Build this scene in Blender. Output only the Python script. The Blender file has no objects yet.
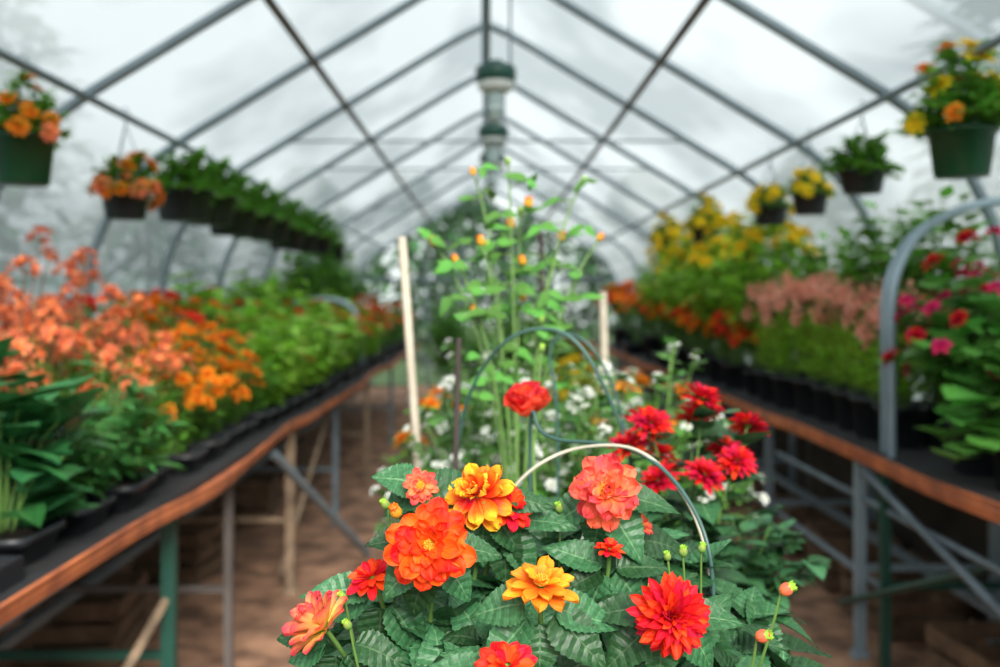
import bpy, math, random
from mathutils import Vector, Matrix, noise
random.seed(7)
R=random.uniform
H=1.7
def W(px,py,d):
    return Vector(((px-487)/1000*d, d, H-(py-300)/1000*d))
COL=bpy.context.scene.collection
# ---------------------------------------------------------------- mesh builder
class MB:
    def __init__(s): s.v=[];s.f=[];s.m=[];s.uv=[];s.r=[]
    def grid(s,rows,mat=0,rnd=.5,uv=True):
        b=len(s.v); nr=len(rows); nc=len(rows[0])
        for r in rows:
            for p in r: s.v.append(tuple(p)); s.r.append(rnd)
        for i in range(nr-1):
            for j in range(nc-1):
                a=b+i*nc+j
                s.f.append((a,a+1,a+nc+1,a+nc)); s.m.append(mat)
                u0=j/(nc-1);u1=(j+1)/(nc-1);v0=i/(nr-1);v1=(i+1)/(nr-1)
                s.uv.append(((u0,v0),(u1,v0),(u1,v1),(u0,v1)))
    def tube(s,path,r,seg=8,mat=0,rnd=.5,r2=None,cap=True):
        path=[Vector(p) for p in path]; n=len(path)
        rows=[]; up=None
        for i,p in enumerate(path):
            t=(path[min(i+1,n-1)]-path[max(i-1,0)])
            t=t.normalized() if t.length>1e-9 else Vector((0,0,1))
            if up is None:
                up=Vector((0,0,1)) if abs(t.z)<.9 else Vector((1,0,0))
            a=t.cross(up)
            if a.length<1e-6: a=t.cross(Vector((0,1,0)))
            a.normalize(); b=a.cross(t).normalized(); up=b
            rr=r if r2 is None else r+(r2-r)*i/(n-1)
            rows.append([p+a*math.cos(2*math.pi*k/seg)*rr+b*math.sin(2*math.pi*k/seg)*rr for k in range(seg+1)])
        s.grid(rows,mat,rnd)
        if cap:
            for row,fl in ((rows[0],0),(rows[-1],1)):
                b0=len(s.v)
                for q in row[:-1]: s.v.append(tuple(q)); s.r.append(rnd)
                ids=list(range(b0,b0+seg))
                s.f.append(tuple(ids if fl else ids[::-1])); s.m.append(mat); s.uv.append(tuple((.5,.5) for _ in ids))
    def box(s,a,b,mat=0,rnd=.5):
        x0,y0,z0=a;x1,y1,z1=b
        P=[(x0,y0,z0),(x1,y0,z0),(x1,y1,z0),(x0,y1,z0),(x0,y0,z1),(x1,y0,z1),(x1,y1,z1),(x0,y1,z1)]
        for q in ((0,3,2,1),(4,5,6,7),(0,1,5,4),(1,2,6,5),(2,3,7,6),(3,0,4,7)):
            k=len(s.v)
            for i in q: s.v.append(P[i]); s.r.append(rnd)
            s.f.append((k,k+1,k+2,k+3)); s.m.append(mat); s.uv.append(((0,0),(1,0),(1,1),(0,1)))
    def lathe(s,prof,seg=24,mat=0,o=(0,0,0),sq=0,rib=0):
        rows=[]
        for (r,z) in prof:
            row=[]
            for k in range(seg+1):
                a=2*math.pi*k/seg; rr=r
                if sq:
                    c,d=abs(math.cos(a)),abs(math.sin(a)); rr=r/((c**sq+d**sq)**(1/sq))
                if rib and k%2: rr*=1-rib
                row.append((o[0]+rr*math.cos(a),o[1]+rr*math.sin(a),o[2]+z))
            rows.append(row)
        s.grid(rows,mat)
    def blob(s,c,r,mat=0,rnd=.5,sz=1,n=6):
        s_rows=[]
        for i in range(n+1):
            th=math.pi*i/n
            s_rows.append([(c[0]+r*math.sin(th)*math.cos(2*math.pi*k/(n+2)),c[1]+r*math.sin(th)*math.sin(2*math.pi*k/(n+2)),c[2]-r*sz*math.cos(th)) for k in range(n+3)])
        s.grid(s_rows,mat,rnd)
    def leaf(s,M,L,Wd,curl=.4,fold=.25,nl=4,nc=2,serr=0,mat=0,rnd=None,shape='ovate',quilt=0):
        if rnd is None: rnd=random.random()
        rows=[]; ph=R(0,6)
        for i in range(nl+1):
            t=i/nl
            if shape=='ovate': w=math.sin(math.pi*min(1,t**.72))**.85 if 0<t<1 else 0
            elif shape=='lance': w=math.sin(math.pi*t**.6) if 0<t<1 else 0
            elif shape=='heart': w=(math.sin(math.pi*(t*.86+.14)**.8)) if t<1 else 0
            elif shape=='round': w=max(0,1-(2*t-1)**2)**.5 if 0<t<1 else 0
            else: w=math.sin(math.pi*t)
            if serr and 0<i<nl: w*=1+serr*(1 if i%2 else -1)
            w=max(w,.015)
            row=[]
            for j in range(nc*2+1):
                u=(j-nc)/nc
                x=u*w*Wd/2
                y=L*t*(1-.12*abs(curl)*t)+ (-.10*L*abs(u)*w if shape!='lance' else 0)
                z=-curl*L*t*t*.5+fold*abs(x)*.9 + .03*L*math.sin(ph+t*5+u*2)
                if quilt: z+=quilt*L*math.cos((t-abs(u)*.18)*7*2*math.pi)*min(1,abs(u)*3)*(1-abs(u)*.5)
                row.append(M@Vector((x,y,z)))
            rows.append(row)
        s.grid(rows,mat,rnd)
    def petal(s,M,L,Wd,curl=.1,cup=.3,nl=4,nc=1,tip=4,ruf=0,mat=0,rnd=None,base=.25,notch=0):
        if rnd is None: rnd=random.random()
        rows=[]; ph=R(0,6)
        for i in range(nl+1):
            t=(i/nl)**.85
            w=(base+(1-base)*math.sin(min(1,t*1.25)*math.pi/2))*max(0,1-t**tip)**.55
            w=max(w,.06)
            row=[]
            for j in range(nc*2+1):
                u=(j-nc)/nc
                x=u*w*Wd/2
                y=L*t-notch*L*t**4*(1-abs(u))
                z=curl*L*t*t+cup*Wd*u*u*.5*w+ruf*L*math.sin(u*4+ph+t*2)*t*t
                row.append(M@Vector((x,y,z)))
            rows.append(row)
        s.grid(rows,mat,rnd)
    def mesh(s,name,mats,smooth=True):
        me=bpy.data.meshes.new(name); me.from_pydata(s.v,[],s.f)
        for m in mats: me.materials.append(m)
        me.polygons.foreach_set('material_index',s.m)
        me.polygons.foreach_set('use_smooth',[smooth]*len(s.f))
        uv=me.uv_layers.new(name='UVMap'); fl=[]
        for q in s.uv:
            for c in q: fl+=c
        uv.data.foreach_set('uv',fl)
        at=me.attributes.new('rnd','FLOAT','POINT'); at.data.foreach_set('value',s.r)
        me.update(); return me
def frame(pos,y,n):
    y=Vector(y).normalized(); n=Vector(n); n=n-n.dot(y)*y
    if n.length<1e-5: n=y.orthogonal()
    n.normalize(); x=y.cross(n)
    M=Matrix((x,y,n)).transposed().to_4x4(); M.translation=pos
    return M
def catmull(P,k=6):
    P=[Vector(p) for p in P]; out=[]
    for i in range(len(P)-1):
        p0=P[max(i-1,0)];p1=P[i];p2=P[i+1];p3=P[min(i+2,len(P)-1)]
        for j in range(k):
            t=j/k
            out.append(.5*((2*p1)+(-p0+p2)*t+(2*p0-5*p1+4*p2-p3)*t*t+(-p0+3*p1-3*p2+p3)*t**3))
    out.append(P[-1]); return out
# ---------------------------------------------------------------- materials
def nm(name):
    m=bpy.data.materials.new(name); m.use_nodes=True; nt=m.node_tree; nt.nodes.clear()
    return m,nt,nt.nodes,nt.links
def simple(name,c,rough=.5,metal=0,var=.15,scale=8,bump=0,c2=None):
    m,nt,N,L=nm(name)
    o=N.new('ShaderNodeOutputMaterial'); p=N.new('ShaderNodeBsdfPrincipled'); L.new(p.outputs[0],o.inputs[0])
    tc=N.new('ShaderNodeTexCoord'); nz=N.new('ShaderNodeTexNoise'); nz.inputs['Scale'].default_value=scale; nz.inputs['Detail'].default_value=6
    L.new(tc.outputs['Object'],nz.inputs['Vector'])
    cr=N.new('ShaderNodeValToRGB'); L.new(nz.outputs['Fac'],cr.inputs['Fac'])
    c2=c2 or tuple(x*(1-2*var) for x in c)
    cr.color_ramp.elements[0].position=.35; cr.color_ramp.elements[1].position=.65
    cr.color_ramp.elements[0].color=(*c2,1); cr.color_ramp.elements[1].color=(*c,1)
    L.new(cr.outputs[0],p.inputs['Base Color'])
    p.inputs['Roughness'].default_value=rough; p.inputs['Metallic'].default_value=metal
    if bump:
        b=N.new('ShaderNodeBump'); b.inputs['Strength'].default_value=bump; b.inputs['Distance'].default_value=.02
        L.new(nz.outputs['Fac'],b.inputs['Height']); L.new(b.outputs[0],p.inputs['Normal'])
    return m
def rndval(N,L,lo,hi):
    a=N.new('ShaderNodeAttribute'); a.attribute_name='rnd'
    mr=N.new('ShaderNodeMapRange'); mr.inputs[3].default_value=lo; mr.inputs[4].default_value=hi
    L.new(a.outputs['Fac'],mr.inputs[0]); return mr.outputs[0]
def petal_mat(name,c0,c1,c2,vlo=.75,vhi=1.15,tr=.3,rough=.55,hue=.012,mid=.5):
    m,nt,N,L=nm(name)
    o=N.new('ShaderNodeOutputMaterial'); p=N.new('ShaderNodeBsdfPrincipled'); p.inputs['Roughness'].default_value=rough
    p.inputs['Specular IOR Level'].default_value=.2
    uv=N.new('ShaderNodeUVMap'); sp=N.new('ShaderNodeSeparateXYZ'); L.new(uv.outputs[0],sp.inputs[0])
    cr=N.new('ShaderNodeValToRGB'); e=cr.color_ramp.elements
    e[0].color=(*c0,1); e[1].color=(*c2,1); e[0].position=.05; e[1].position=1
    x=e.new(mid); x.color=(*c1,1); L.new(sp.outputs['Y'],cr.inputs['Fac'])
    mp=N.new('ShaderNodeMapping'); mp.inputs['Scale'].default_value=(14,1.5,1); L.new(uv.outputs[0],mp.inputs[0])
    nz=N.new('ShaderNodeTexNoise'); nz.inputs['Scale'].default_value=1.5; L.new(mp.outputs[0],nz.inputs['Vector'])
    st=N.new('ShaderNodeMapRange'); st.inputs[1].default_value=.3; st.inputs[2].default_value=.7; st.inputs[3].default_value=.72; st.inputs[4].default_value=1.1
    L.new(nz.outputs['Fac'],st.inputs[0])
    mu=N.new('ShaderNodeMath'); mu.operation='MULTIPLY'; L.new(st.outputs[0],mu.inputs[0]); L.new(rndval(N,L,vlo,vhi),mu.inputs[1])
    hs=N.new('ShaderNodeHueSaturation'); L.new(cr.outputs[0],hs.inputs['Color']); L.new(mu.outputs[0],hs.inputs['Value']); L.new(rndval(N,L,.5-hue,.5+hue),hs.inputs['Hue'])
    L.new(hs.outputs[0],p.inputs['Base Color'])
    t=N.new('ShaderNodeBsdfTranslucent'); L.new(hs.outputs[0],t.inputs[0])
    mx=N.new('ShaderNodeMixShader'); mx.inputs[0].default_value=tr; L.new(p.outputs[0],mx.inputs[1]); L.new(t.outputs[0],mx.inputs[2]); L.new(mx.outputs[0],o.inputs[0])
    return m
def leaf_mat(name,c,vein,lo=.6,hi=1.35,tr=.25,rough=.4,hue=.02,veins=True):
    m,nt,N,L=nm(name)
    o=N.new('ShaderNodeOutputMaterial'); p=N.new('ShaderNodeBsdfPrincipled'); p.inputs['Roughness'].default_value=rough
    p.inputs['Specular IOR Level'].default_value=.35
    def mth(op,a,b=None,c_=None):
        n=N.new('ShaderNodeMath'); n.operation=op
        for i,v in enumerate((a,b,c_)):
            if v is None: continue
            if isinstance(v,(int,float)): n.inputs[i].default_value=v
            else: L.new(v,n.inputs[i])
        return n.outputs[0]
    rgb=N.new('ShaderNodeRGB'); rgb.outputs[0].default_value=(*c,1); col=rgb.outputs[0]
    if veins:
        uv=N.new('ShaderNodeUVMap'); sp=N.new('ShaderNodeSeparateXYZ'); L.new(uv.outputs[0],sp.inputs[0])
        a=mth('MULTIPLY',mth('ABSOLUTE',mth('SUBTRACT',sp.outputs['X'],.5)),2)
        fr=mth('FRACT',mth('MULTIPLY',mth('SUBTRACT',sp.outputs['Y'],mth('MULTIPLY',a,.18)),7))
        dv=mth('ABSOLUTE',mth('SUBTRACT',fr,.5))
        sm=N.new('ShaderNodeMapRange'); sm.inputs[1].default_value=.38; sm.inputs[2].default_value=.5; L.new(dv,sm.inputs[0])
        mid=N.new('ShaderNodeMapRange'); mid.inputs[1].default_value=.08; mid.inputs[2].default_value=.02; L.new(a,mid.inputs[0])
        vv=mth('MAXIMUM',mth('MULTIPLY',sm.outputs[0],.25),mth('MULTIPLY',mid.outputs[0],.6))
        nz=N.new('ShaderNodeTexNoise'); nz.inputs['Scale'].default_value=9; nz.inputs['Detail'].default_value=4; L.new(uv.outputs[0],nz.inputs['Vector'])
        mix=N.new('ShaderNodeMixRGB'); L.new(vv,mix.inputs[0]); mix.inputs[1].default_value=(*c,1); mix.inputs[2].default_value=(*vein,1)
        mr=N.new('ShaderNodeMapRange'); mr.inputs[1].default_value=.3; mr.inputs[2].default_value=.7; mr.inputs[3].default_value=.65; mr.inputs[4].default_value=1.2; L.new(nz.outputs['Fac'],mr.inputs[0])
        h2=N.new('ShaderNodeHueSaturation'); L.new(mix.outputs[0],h2.inputs['Color']); L.new(mr.outputs[0],h2.inputs['Value'])
        col=h2.outputs[0]
        bp=N.new('ShaderNodeBump'); bp.inputs['Strength'].default_value=.55; bp.inputs['Distance'].default_value=.004; bp.invert=True
        L.new(mth('MAXIMUM',dv,mth('MULTIPLY',mid.outputs[0],.5)),bp.inputs['Height']); L.new(bp.outputs[0],p.inputs['Normal'])
    hs=N.new('ShaderNodeHueSaturation'); L.new(col,hs.inputs['Color']); L.new(rndval(N,L,lo,hi),hs.inputs['Value']); L.new(rndval(N,L,.5-hue,.5+hue*.3),hs.inputs['Hue'])
    L.new(hs.outputs[0],p.inputs['Base Color'])
    t=N.new('ShaderNodeBsdfTranslucent'); L.new(hs.outputs[0],t.inputs[0])
    mx=N.new('ShaderNodeMixShader'); mx.inputs[0].default_value=tr; L.new(p.outputs[0],mx.inputs[1]); L.new(t.outputs[0],mx.inputs[2]); L.new(mx.outputs[0],o.inputs[0])
    return m
def film_mat(name,transp,c1,c2,scale=.6,tcol=None,stretch=(1,1,1)):
    m,nt,N,L=nm(name)
    o=N.new('ShaderNodeOutputMaterial'); tp=N.new('ShaderNodeBsdfTransparent'); tl=N.new('ShaderNodeBsdfTranslucent'); df=N.new('ShaderNodeBsdfDiffuse')
    tc=N.new('ShaderNodeTexCoord'); nz=N.new('ShaderNodeTexNoise'); nz.inputs['Scale'].default_value=scale; nz.inputs['Detail'].default_value=3
    mp=N.new('ShaderNodeMapping'); mp.inputs['Scale'].default_value=stretch
    L.new(tc.outputs['Object'],mp.inputs[0]); L.new(mp.outputs[0],nz.inputs['Vector'])
    cr=N.new('ShaderNodeValToRGB'); cr.color_ramp.elements[0].position=.40; cr.color_ramp.elements[1].position=.58
    cr.color_ramp.elements[0].color=(*c2,1); cr.color_ramp.elements[1].color=(*c1,1); L.new(nz.outputs['Fac'],cr.inputs['Fac'])  # darker patches paint in dim tree silhouettes behind the film
    for q in (tl,df): L.new(cr.outputs[0],q.inputs[0])
    if tcol: tp.inputs[0].default_value=(*tcol,1)
    else: L.new(cr.outputs[0],tp.inputs[0])
    m1=N.new('ShaderNodeMixShader'); m1.inputs[0].default_value=.2; L.new(tl.outputs[0],m1.inputs[1]); L.new(df.outputs[0],m1.inputs[2])
    m2=N.new('ShaderNodeMixShader'); m2.inputs[0].default_value=transp; L.new(m1.outputs[0],m2.inputs[1]); L.new(tp.outputs[0],m2.inputs[2]); L.new(m2.outputs[0],o.inputs[0])
    return m
M_film=film_mat('greenhouse_film',.24,(.40,.44,.455),(.215,.25,.262),.85,(.68,.73,.75),(1,.5,1))
M_filmw=film_mat('greenhouse_side_film',.24,(.40,.455,.47),(.215,.27,.28),1.0,(.60,.66,.68),(1,1,.4))
M_filmb=film_mat('greenhouse_end_film',.96,(.92,.98,.96),(.85,.92,.9))
M_pipe=simple('galvanised_pipe',(.20,.255,.29),.5,.1,.1,6)
M_pipe2=simple('pale_painted_pipe',(.30,.40,.46),.4,.2,.08,6)
M_leg=simple('dull_galvanised_leg',(.19,.25,.29),.5,.2,.2,6)
M_legw=simple('wooden_leg',(.33,.23,.15),.8,0,.25,10)
M_purl=simple('rusty_purlin',(.15,.13,.12),.6,.1,.2,3)
M_green=simple('dark_green_paint',(.012,.075,.055),.4,0,.15,5)
M_greenpot=simple('green_plastic',(.005,.06,.022),.35,0,.1,5)
M_black=simple('black_plastic',(.012,.015,.019),.45,0,.1,5)
M_soil=simple('potting_soil',(.035,.02,.013),.95,0,.3,60,.6)
M_floor=simple('bare_earth',(.42,.225,.135),.95,0,.3,4.5,1,c2=(.12,.062,.038))
M_undershade=simple('painted_under_bench_shade',(.075,.06,.048),.8,0,.3,3)  # dark brown stands in for the shade under the benches
M_crate=simple('old_crate_wood',(.18,.11,.065),.8,0,.25,9,.2)
M_grass=simple('outdoor_grass',(.10,.17,.05),.95,0,.3,2)
M_terra=simple('rusty_orange_edge',(.66,.20,.075),.5,0,.12,7,.15,c2=(.33,.10,.05))
M_top=simple('dark_bench_mesh',(.02,.02,.022),.8,0,.2,8)
M_wood=simple('weathered_wood',(.66,.58,.46),.7,0,.12,12,.2)
M_dkstick=simple('dark_stick',(.05,.035,.03),.7)
M_hoop=simple('grey_green_coated_wire',(.045,.115,.10),.4,0,.2,9)
M_hoopw=simple('pale_coated_wire',(.50,.46,.36),.4,0,.1,9)
M_white=simple('white_plastic',(.75,.78,.76),.4,0,.05)
M_glass=simple('frosted_glass',(.45,.55,.55),.25,0,.05)
M_bark=simple('tree_bark',(.08,.06,.045),.9,0,.3)
M_stem=simple('green_stem',(.12,.24,.05),.5,0,.15,20)
M_stemr=simple('reddish_stem',(.26,.13,.05),.5,0,.15,20)
L_hero=leaf_mat('dahlia_leaf',(.030,.110,.042),(.14,.28,.13),.45,1.65)
L_dark=leaf_mat('dark_leaf',(.05,.20,.045),(.08,.2,.07),veins=False)
L_tall=leaf_mat('tall_plant_leaf',(.085,.26,.045),(.08,.2,.07),veins=False)
L_bri=leaf_mat('bright_leaf',(.10,.34,.055),(.16,.42,.12),.7,1.35,tr=.3)
L_mid=leaf_mat('mid_green_leaf',(.15,.40,.05),(.1,.3,.08),veins=False,tr=.35)
L_lime=leaf_mat('lime_leaf',(.34,.66,.07),(.1,.3,.08),veins=False,tr=.35)
L_blue=leaf_mat('broad_leaf',(.03,.155,.05),(.12,.34,.11),.7,1.4)
L_far=leaf_mat('tree_leaf',(.04,.14,.035),(.1,.3,.08),veins=False)
P_or=petal_mat('orange_marigold_petal',(.85,.16,.01),(1,.26,.012),(1,.38,.02))
P_dor=petal_mat('orange_dahlia_petal',(.98,.42,.03),(1,.13,.012),(.92,.05,.010),mid=.42)
P_red=petal_mat('red_dahlia_petal',(.60,.010,.008),(.82,.014,.012),(.90,.025,.018))
P_red2=petal_mat('scarlet_petal',(.75,.03,.01),(.93,.022,.012),(.88,.02,.015))
P_tul=petal_mat('coral_red_petal',(.75,.03,.025),(.90,.035,.03),(.95,.085,.06))
P_crim=petal_mat('crimson_petal',(.32,.004,.012),(.68,.008,.022),(.76,.012,.035))
P_coral=petal_mat('coral_petal',(1,.20,.05),(1,.26,.11),(1,.36,.19))
P_coral2=petal_mat('coral_pink_petal',(1,.42,.08),(1,.20,.10),(.95,.09,.08))
P_yel=petal_mat('yellow_petal',(.98,.6,.02),(1,.74,.02),(1,.86,.04),vlo=.9,tr=.4)
P_yor=petal_mat('golden_red_petal',(.75,.015,.01),(.92,.10,.01),(1,.56,.03),mid=.5)
P_gold=petal_mat('amber_petal',(.95,.16,.01),(1,.30,.015),(1,.42,.03))
P_pky=petal_mat('pink_yellow_petal',(1,.70,.12),(1,.48,.16),(.95,.06,.09),mid=.45)
P_sal=petal_mat('salmon_petal',(1,.70,.56),(1,.50,.38),(1,.66,.54),1.0,1.3,tr=.35)
P_mag=petal_mat('magenta_petal',(.5,.01,.08),(.70,.010,.13),(.80,.02,.18))
P_wh=petal_mat('white_petal',(.75,.8,.6),(.88,.9,.86),(.92,.93,.92))
P_cen=simple('yellow_flower_centre',(.95,.5,.02),.8,0,.3,300,.5)
P_cen2=simple('dark_flower_centre',(.25,.02,.01),.8,0,.3,300,.5)
P_bud=petal_mat('green_bud',(.15,.32,.06),(.22,.40,.08),(.55,.35,.12))
P_budo=petal_mat('orange_bud_petal',(.6,.5,.08),(1,.42,.03),(.98,.22,.04))
# ---------------------------------------------------------------- object helpers
def thing(name,label,cat,loc=(0,0,0),group=None,rz=0,sc=1,mesh=None):
    o=bpy.data.objects.new(name,mesh); COL.objects.link(o)
    o.location=loc; o.rotation_euler=(0,0,rz); o.scale=(sc,)*3
    if mesh is None: o.empty_display_size=.1
    o['label']=label; o['category']=cat
    if group: o['group']=group
    return o
def part(name,mesh,par,M=None,label=None):
    o=bpy.data.objects.new(name,mesh); COL.objects.link(o); o.parent=par
    if M is not None: o.matrix_local=M
    if label: o['label']=label
    return o
def struct(name,mesh):
    o=bpy.data.objects.new(name,mesh); COL.objects.link(o); o['kind']='structure'; return o
def nmat(pos,n,sc=1,roll=0):
    q=Vector(n).normalized().to_track_quat('Z','Y')
    return Matrix.Translation(pos)@q.to_matrix().to_4x4()@Matrix.Rotation(roll,4,'Z')@Matrix.Scale(sc,4)
# ---------------------------------------------------------------- flowers
def flower_mesh(name,rows,mats,nl=4,nc=1,tip=4,ruf=.03,notch=0,sepal=True,seed=1,jit=8):
    random.seed(seed); mb=MB()
    for k,(n,r0,L,Wd,el,curl,cup,z0,mt) in enumerate(rows):
        for i in range(n):
            a=2*math.pi*(i+.5*(k%2)+R(-.18,.18))/n; e=math.radians(el+R(-jit,jit))
            d=Vector((math.cos(a)*math.cos(e),math.sin(a)*math.cos(e),math.sin(e)))
            nn=Vector((-math.cos(a)*math.sin(e),-math.sin(a)*math.sin(e),math.cos(e)))
            s_=R(.84,1.1)
            mb.petal(frame(Vector((math.cos(a)*r0,math.sin(a)*r0,z0)),d,nn),L*s_,Wd*s_,curl+R(-.1,.1),cup,nl,nc,tip,ruf*R(.6,1.5),mt,notch=notch)
    if sepal:
        for i in range(6):
            a=i*math.pi/3
            mb.leaf(frame((0,0,-.006),(math.cos(a),math.sin(a),.25),(0,0,1)),.02,.008,-.3,.1,3,1,mat=len(mats)-1)
    return mb.mesh(name,mats)
def centre_mesh(name,r,mat,sz=.6,bumps=30):
    mb=MB(); mb.blob((0,0,0),r,0,.5,sz,10)
    for i in range(bumps):
        a=i*2.4; q=r*math.sqrt((i+.5)/bumps)
        mb.blob((q*math.cos(a),q*math.sin(a),r*sz*math.sqrt(max(0,1-(q/r)**2*.9))),r*.16,0,.5,1.4,4)
    return mb.mesh(name,[mat])
F_dor=flower_mesh('orange_dahlia_petals',[(12,.006,.044,.025,-6,.02,.35,-.004,0),(11,.005,.039,.024,10,-.02,.4,-.001,0),(11,.005,.033,.021,28,-.03,.45,.001,0),(9,.004,.026,.016,44,-.05,.5,.003,0),(7,.003,.018,.012,62,-.1,.6,.004,0)],[P_dor,L_mid],9,4,7,.07,.05,seed=2,jit=11)
F_pom=flower_mesh('red_pompon_petals',[(19,.005,.043,.014,-14,-.03,.8,-.004,0),(19,.005,.042,.014,2,-.03,.9,-.002,0),(17,.005,.038,.013,18,-.03,.9,0,0),(15,.004,.033,.012,34,-.04,1,.002,0),(13,.003,.027,.011,50,-.04,1,.003,0),(10,.002,.020,.009,66,-.05,1,.004,0),(8,.001,.014,.006,80,-.1,1,.004,0)],[P_red,L_mid],6,2,4.2,.02,seed=3,jit=7)
F_cor=flower_mesh('coral_dahlia_petals',[(11,.006,.043,.026,-8,-.05,.4,-.004,0),(11,.005,.039,.024,12,.02,.4,0,0),(9,.004,.032,.021,32,.02,.5,.002,0),(8,.003,.025,.018,52,.05,.6,.003,0),(6,.002,.017,.013,74,0,.7,.004,0)],[P_coral2,L_mid],9,4,6,.12,.16,seed=4,jit=18)
F_yel=flower_mesh('golden_zinnia_petals',[(10,.006,.038,.022,-10,-.04,.3,-.003,0),(9,.005,.032,.020,12,.05,.4,0,0),(8,.003,.024,.015,44,.1,.5,.003,0),(5,.002,.014,.009,68,0,.7,.003,0)],[P_yor,L_mid],8,3,6,.15,.1,seed=5,jit=26)
F_gold=flower_mesh('amber_zinnia_petals',[(10,.006,.036,.021,0,-.04,.3,-.003,0),(9,.005,.031,.019,15,-.02,.4,0,0),(7,.003,.022,.015,38,0,.5,.003,0)],[P_gold,L_mid],8,3,5,.10,0,seed=6,jit=14)
F_red=flower_mesh('scarlet_zinnia_petals',[(11,.006,.030,.017,0,-.03,.3,-.003,0),(10,.004,.025,.015,20,-.02,.4,0,0),(8,.003,.018,.011,45,0,.5,.003,0)],[P_red2,L_mid],8,3,5,.07,0,seed=8,jit=12)
F_cork=flower_mesh('coral_red_zinnia_petals',[(11,.006,.030,.017,0,-.03,.3,-.003,0),(10,.004,.025,.015,20,-.02,.4,0,0),(8,.003,.018,.011,45,0,.5,.003,0)],[P_coral2,L_mid],8,3,5,.07,0,seed=8,jit=12)
F_pky=flower_mesh('pink_yellow_dahlia_petals',[(11,.008,.042,.022,18,.04,.5,-.004,0),(11,.006,.044,.022,36,.02,.6,-.002,0),(9,.004,.042,.020,54,0,.7,0,0),(7,.002,.036,.016,74,0,.9,.002,0)],[P_pky,L_mid],8,3,5,.06,.08,seed=9,jit=10)
F_tul=flower_mesh('red_rose_petals',[(5,.010,.040,.040,28,.35,.9,-.008,0),(6,.010,.044,.038,50,.12,1.1,-.005,0),(6,.007,.042,.034,64,-.05,1.2,-.002,0),(5,.004,.038,.028,76,-.12,1.3,0,0),(4,.002,.032,.020,84,-.15,1.3,.002,0)],[P_tul,L_mid],8,3,7,.06,0,seed=10,jit=8)
F_crim=flower_mesh('crimson_dahlia_petals',[(15,.006,.040,.015,-6,-.03,.5,-.004,0),(14,.005,.036,.015,12,-.02,.5,0,0),(12,.004,.029,.013,34,0,.6,.002,0),(8,.003,.019,.010,60,0,.8,.003,0)],[P_crim,L_mid],5,2,3,.03,seed=11)
C_y=centre_mesh('yellow_centre',.0085,P_cen); C_d=centre_mesh('dark_centre',.006,P_cen2)
G_crim=[F_crim]
def lowfl(name,mat,layers=3,r=.03,w=.6,tip=4,seed=1,n0=9):
    rows=[]
    for k in range(layers):
        f=1-k/(layers+.6)
        rows.append((max(4,int(n0-k*1.5)),.002,r*f,r*f*w,-5+k*75/max(1,layers),.0,.4,.002*k,0))
    return flower_mesh(name,rows,[mat,L_mid],3,1,tip,.03,0,False,seed)
G_mar=[lowfl('marigold_bloom',P_or,5,.033,.5,5,s,11) for s in (1,2)]
G_marr=[lowfl('scarlet_bloom',P_red2,4,.034,.5,5,5,10)]
G_cor=[lowfl('coral_bloom',P_coral,4,.034,.5,5,5,10)]
G_gold=[lowfl('golden_bloom',P_gold,4,.032,.55,5,6,9)]
G_yel=[lowfl('yellow_bloom',P_yel,4,.042,.55,4,7,9)]
G_wh=[lowfl('white_bloom',P_wh,2,.019,.8,6,8,6)]
G_mag=[lowfl('magenta_bloom',P_mag,3,.036,.75,5,9,6)]
G_bas=[lowfl('orange_red_bloom',P_coral,5,.04,.5,5,12,10),lowfl('orange_basket_bloom',P_or,5,.038,.5,5,13,10)]
def umbel(name,mat,nf,r,fl,seed):
    random.seed(seed); mb=MB()
    for i in range(nf):
        a=i*2.4; e=math.radians(80*(1-i/nf)+5+R(-10,10))
        d=Vector((math.cos(a)*math.cos(e),math.sin(a)*math.cos(e),math.sin(e)))
        p=d*r*R(.7,1.25); mb.tube([(0,0,0),p],.0013,4,1,cap=False)
        q=d.to_track_quat('Z','Y').to_matrix()
        for k in range(5):
            b=k*2*math.pi/5+R(-.2,.2)
            dd=q@Vector((math.cos(b)*.85,math.sin(b)*.85,.65)); nn=q@Vector((-math.cos(b)*.5,-math.sin(b)*.5,.85))
            mb.petal(frame(p,dd,nn),fl,fl*.45,-.25,.3,3,1,3,.05,0)
    return mb.mesh(name,[mat,M_stemr])
G_umb=[umbel('coral_umbel',P_coral,8,.036,.028,s) for s in (1,2,3)]
def spike(name,mat,h,n,fl,seed):
    random.seed(seed); mb=MB(); mb.tube([(0,0,-.02),(0,0,h)],.003,4,1,cap=False)
    for i in range(n):
        t=i/n; a=i*2.4; p=Vector((R(-.014,.014),R(-.014,.014),h*t)); s_=1-.5*t
        for k in range(5):
            b=a+R(-1.4,1.4); d=Vector((math.cos(b),math.sin(b),R(-.3,.6)))
            mb.petal(frame(p,d,(0,0,1)),fl*s_,fl*.8*s_,-.2,.4,3,1,5,.1,0)
    return mb.mesh(name,[mat,M_stem])
G_spk=[spike('salmon_spike',P_sal,.10,11,.037,s) for s in (1,2,3)]
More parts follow.
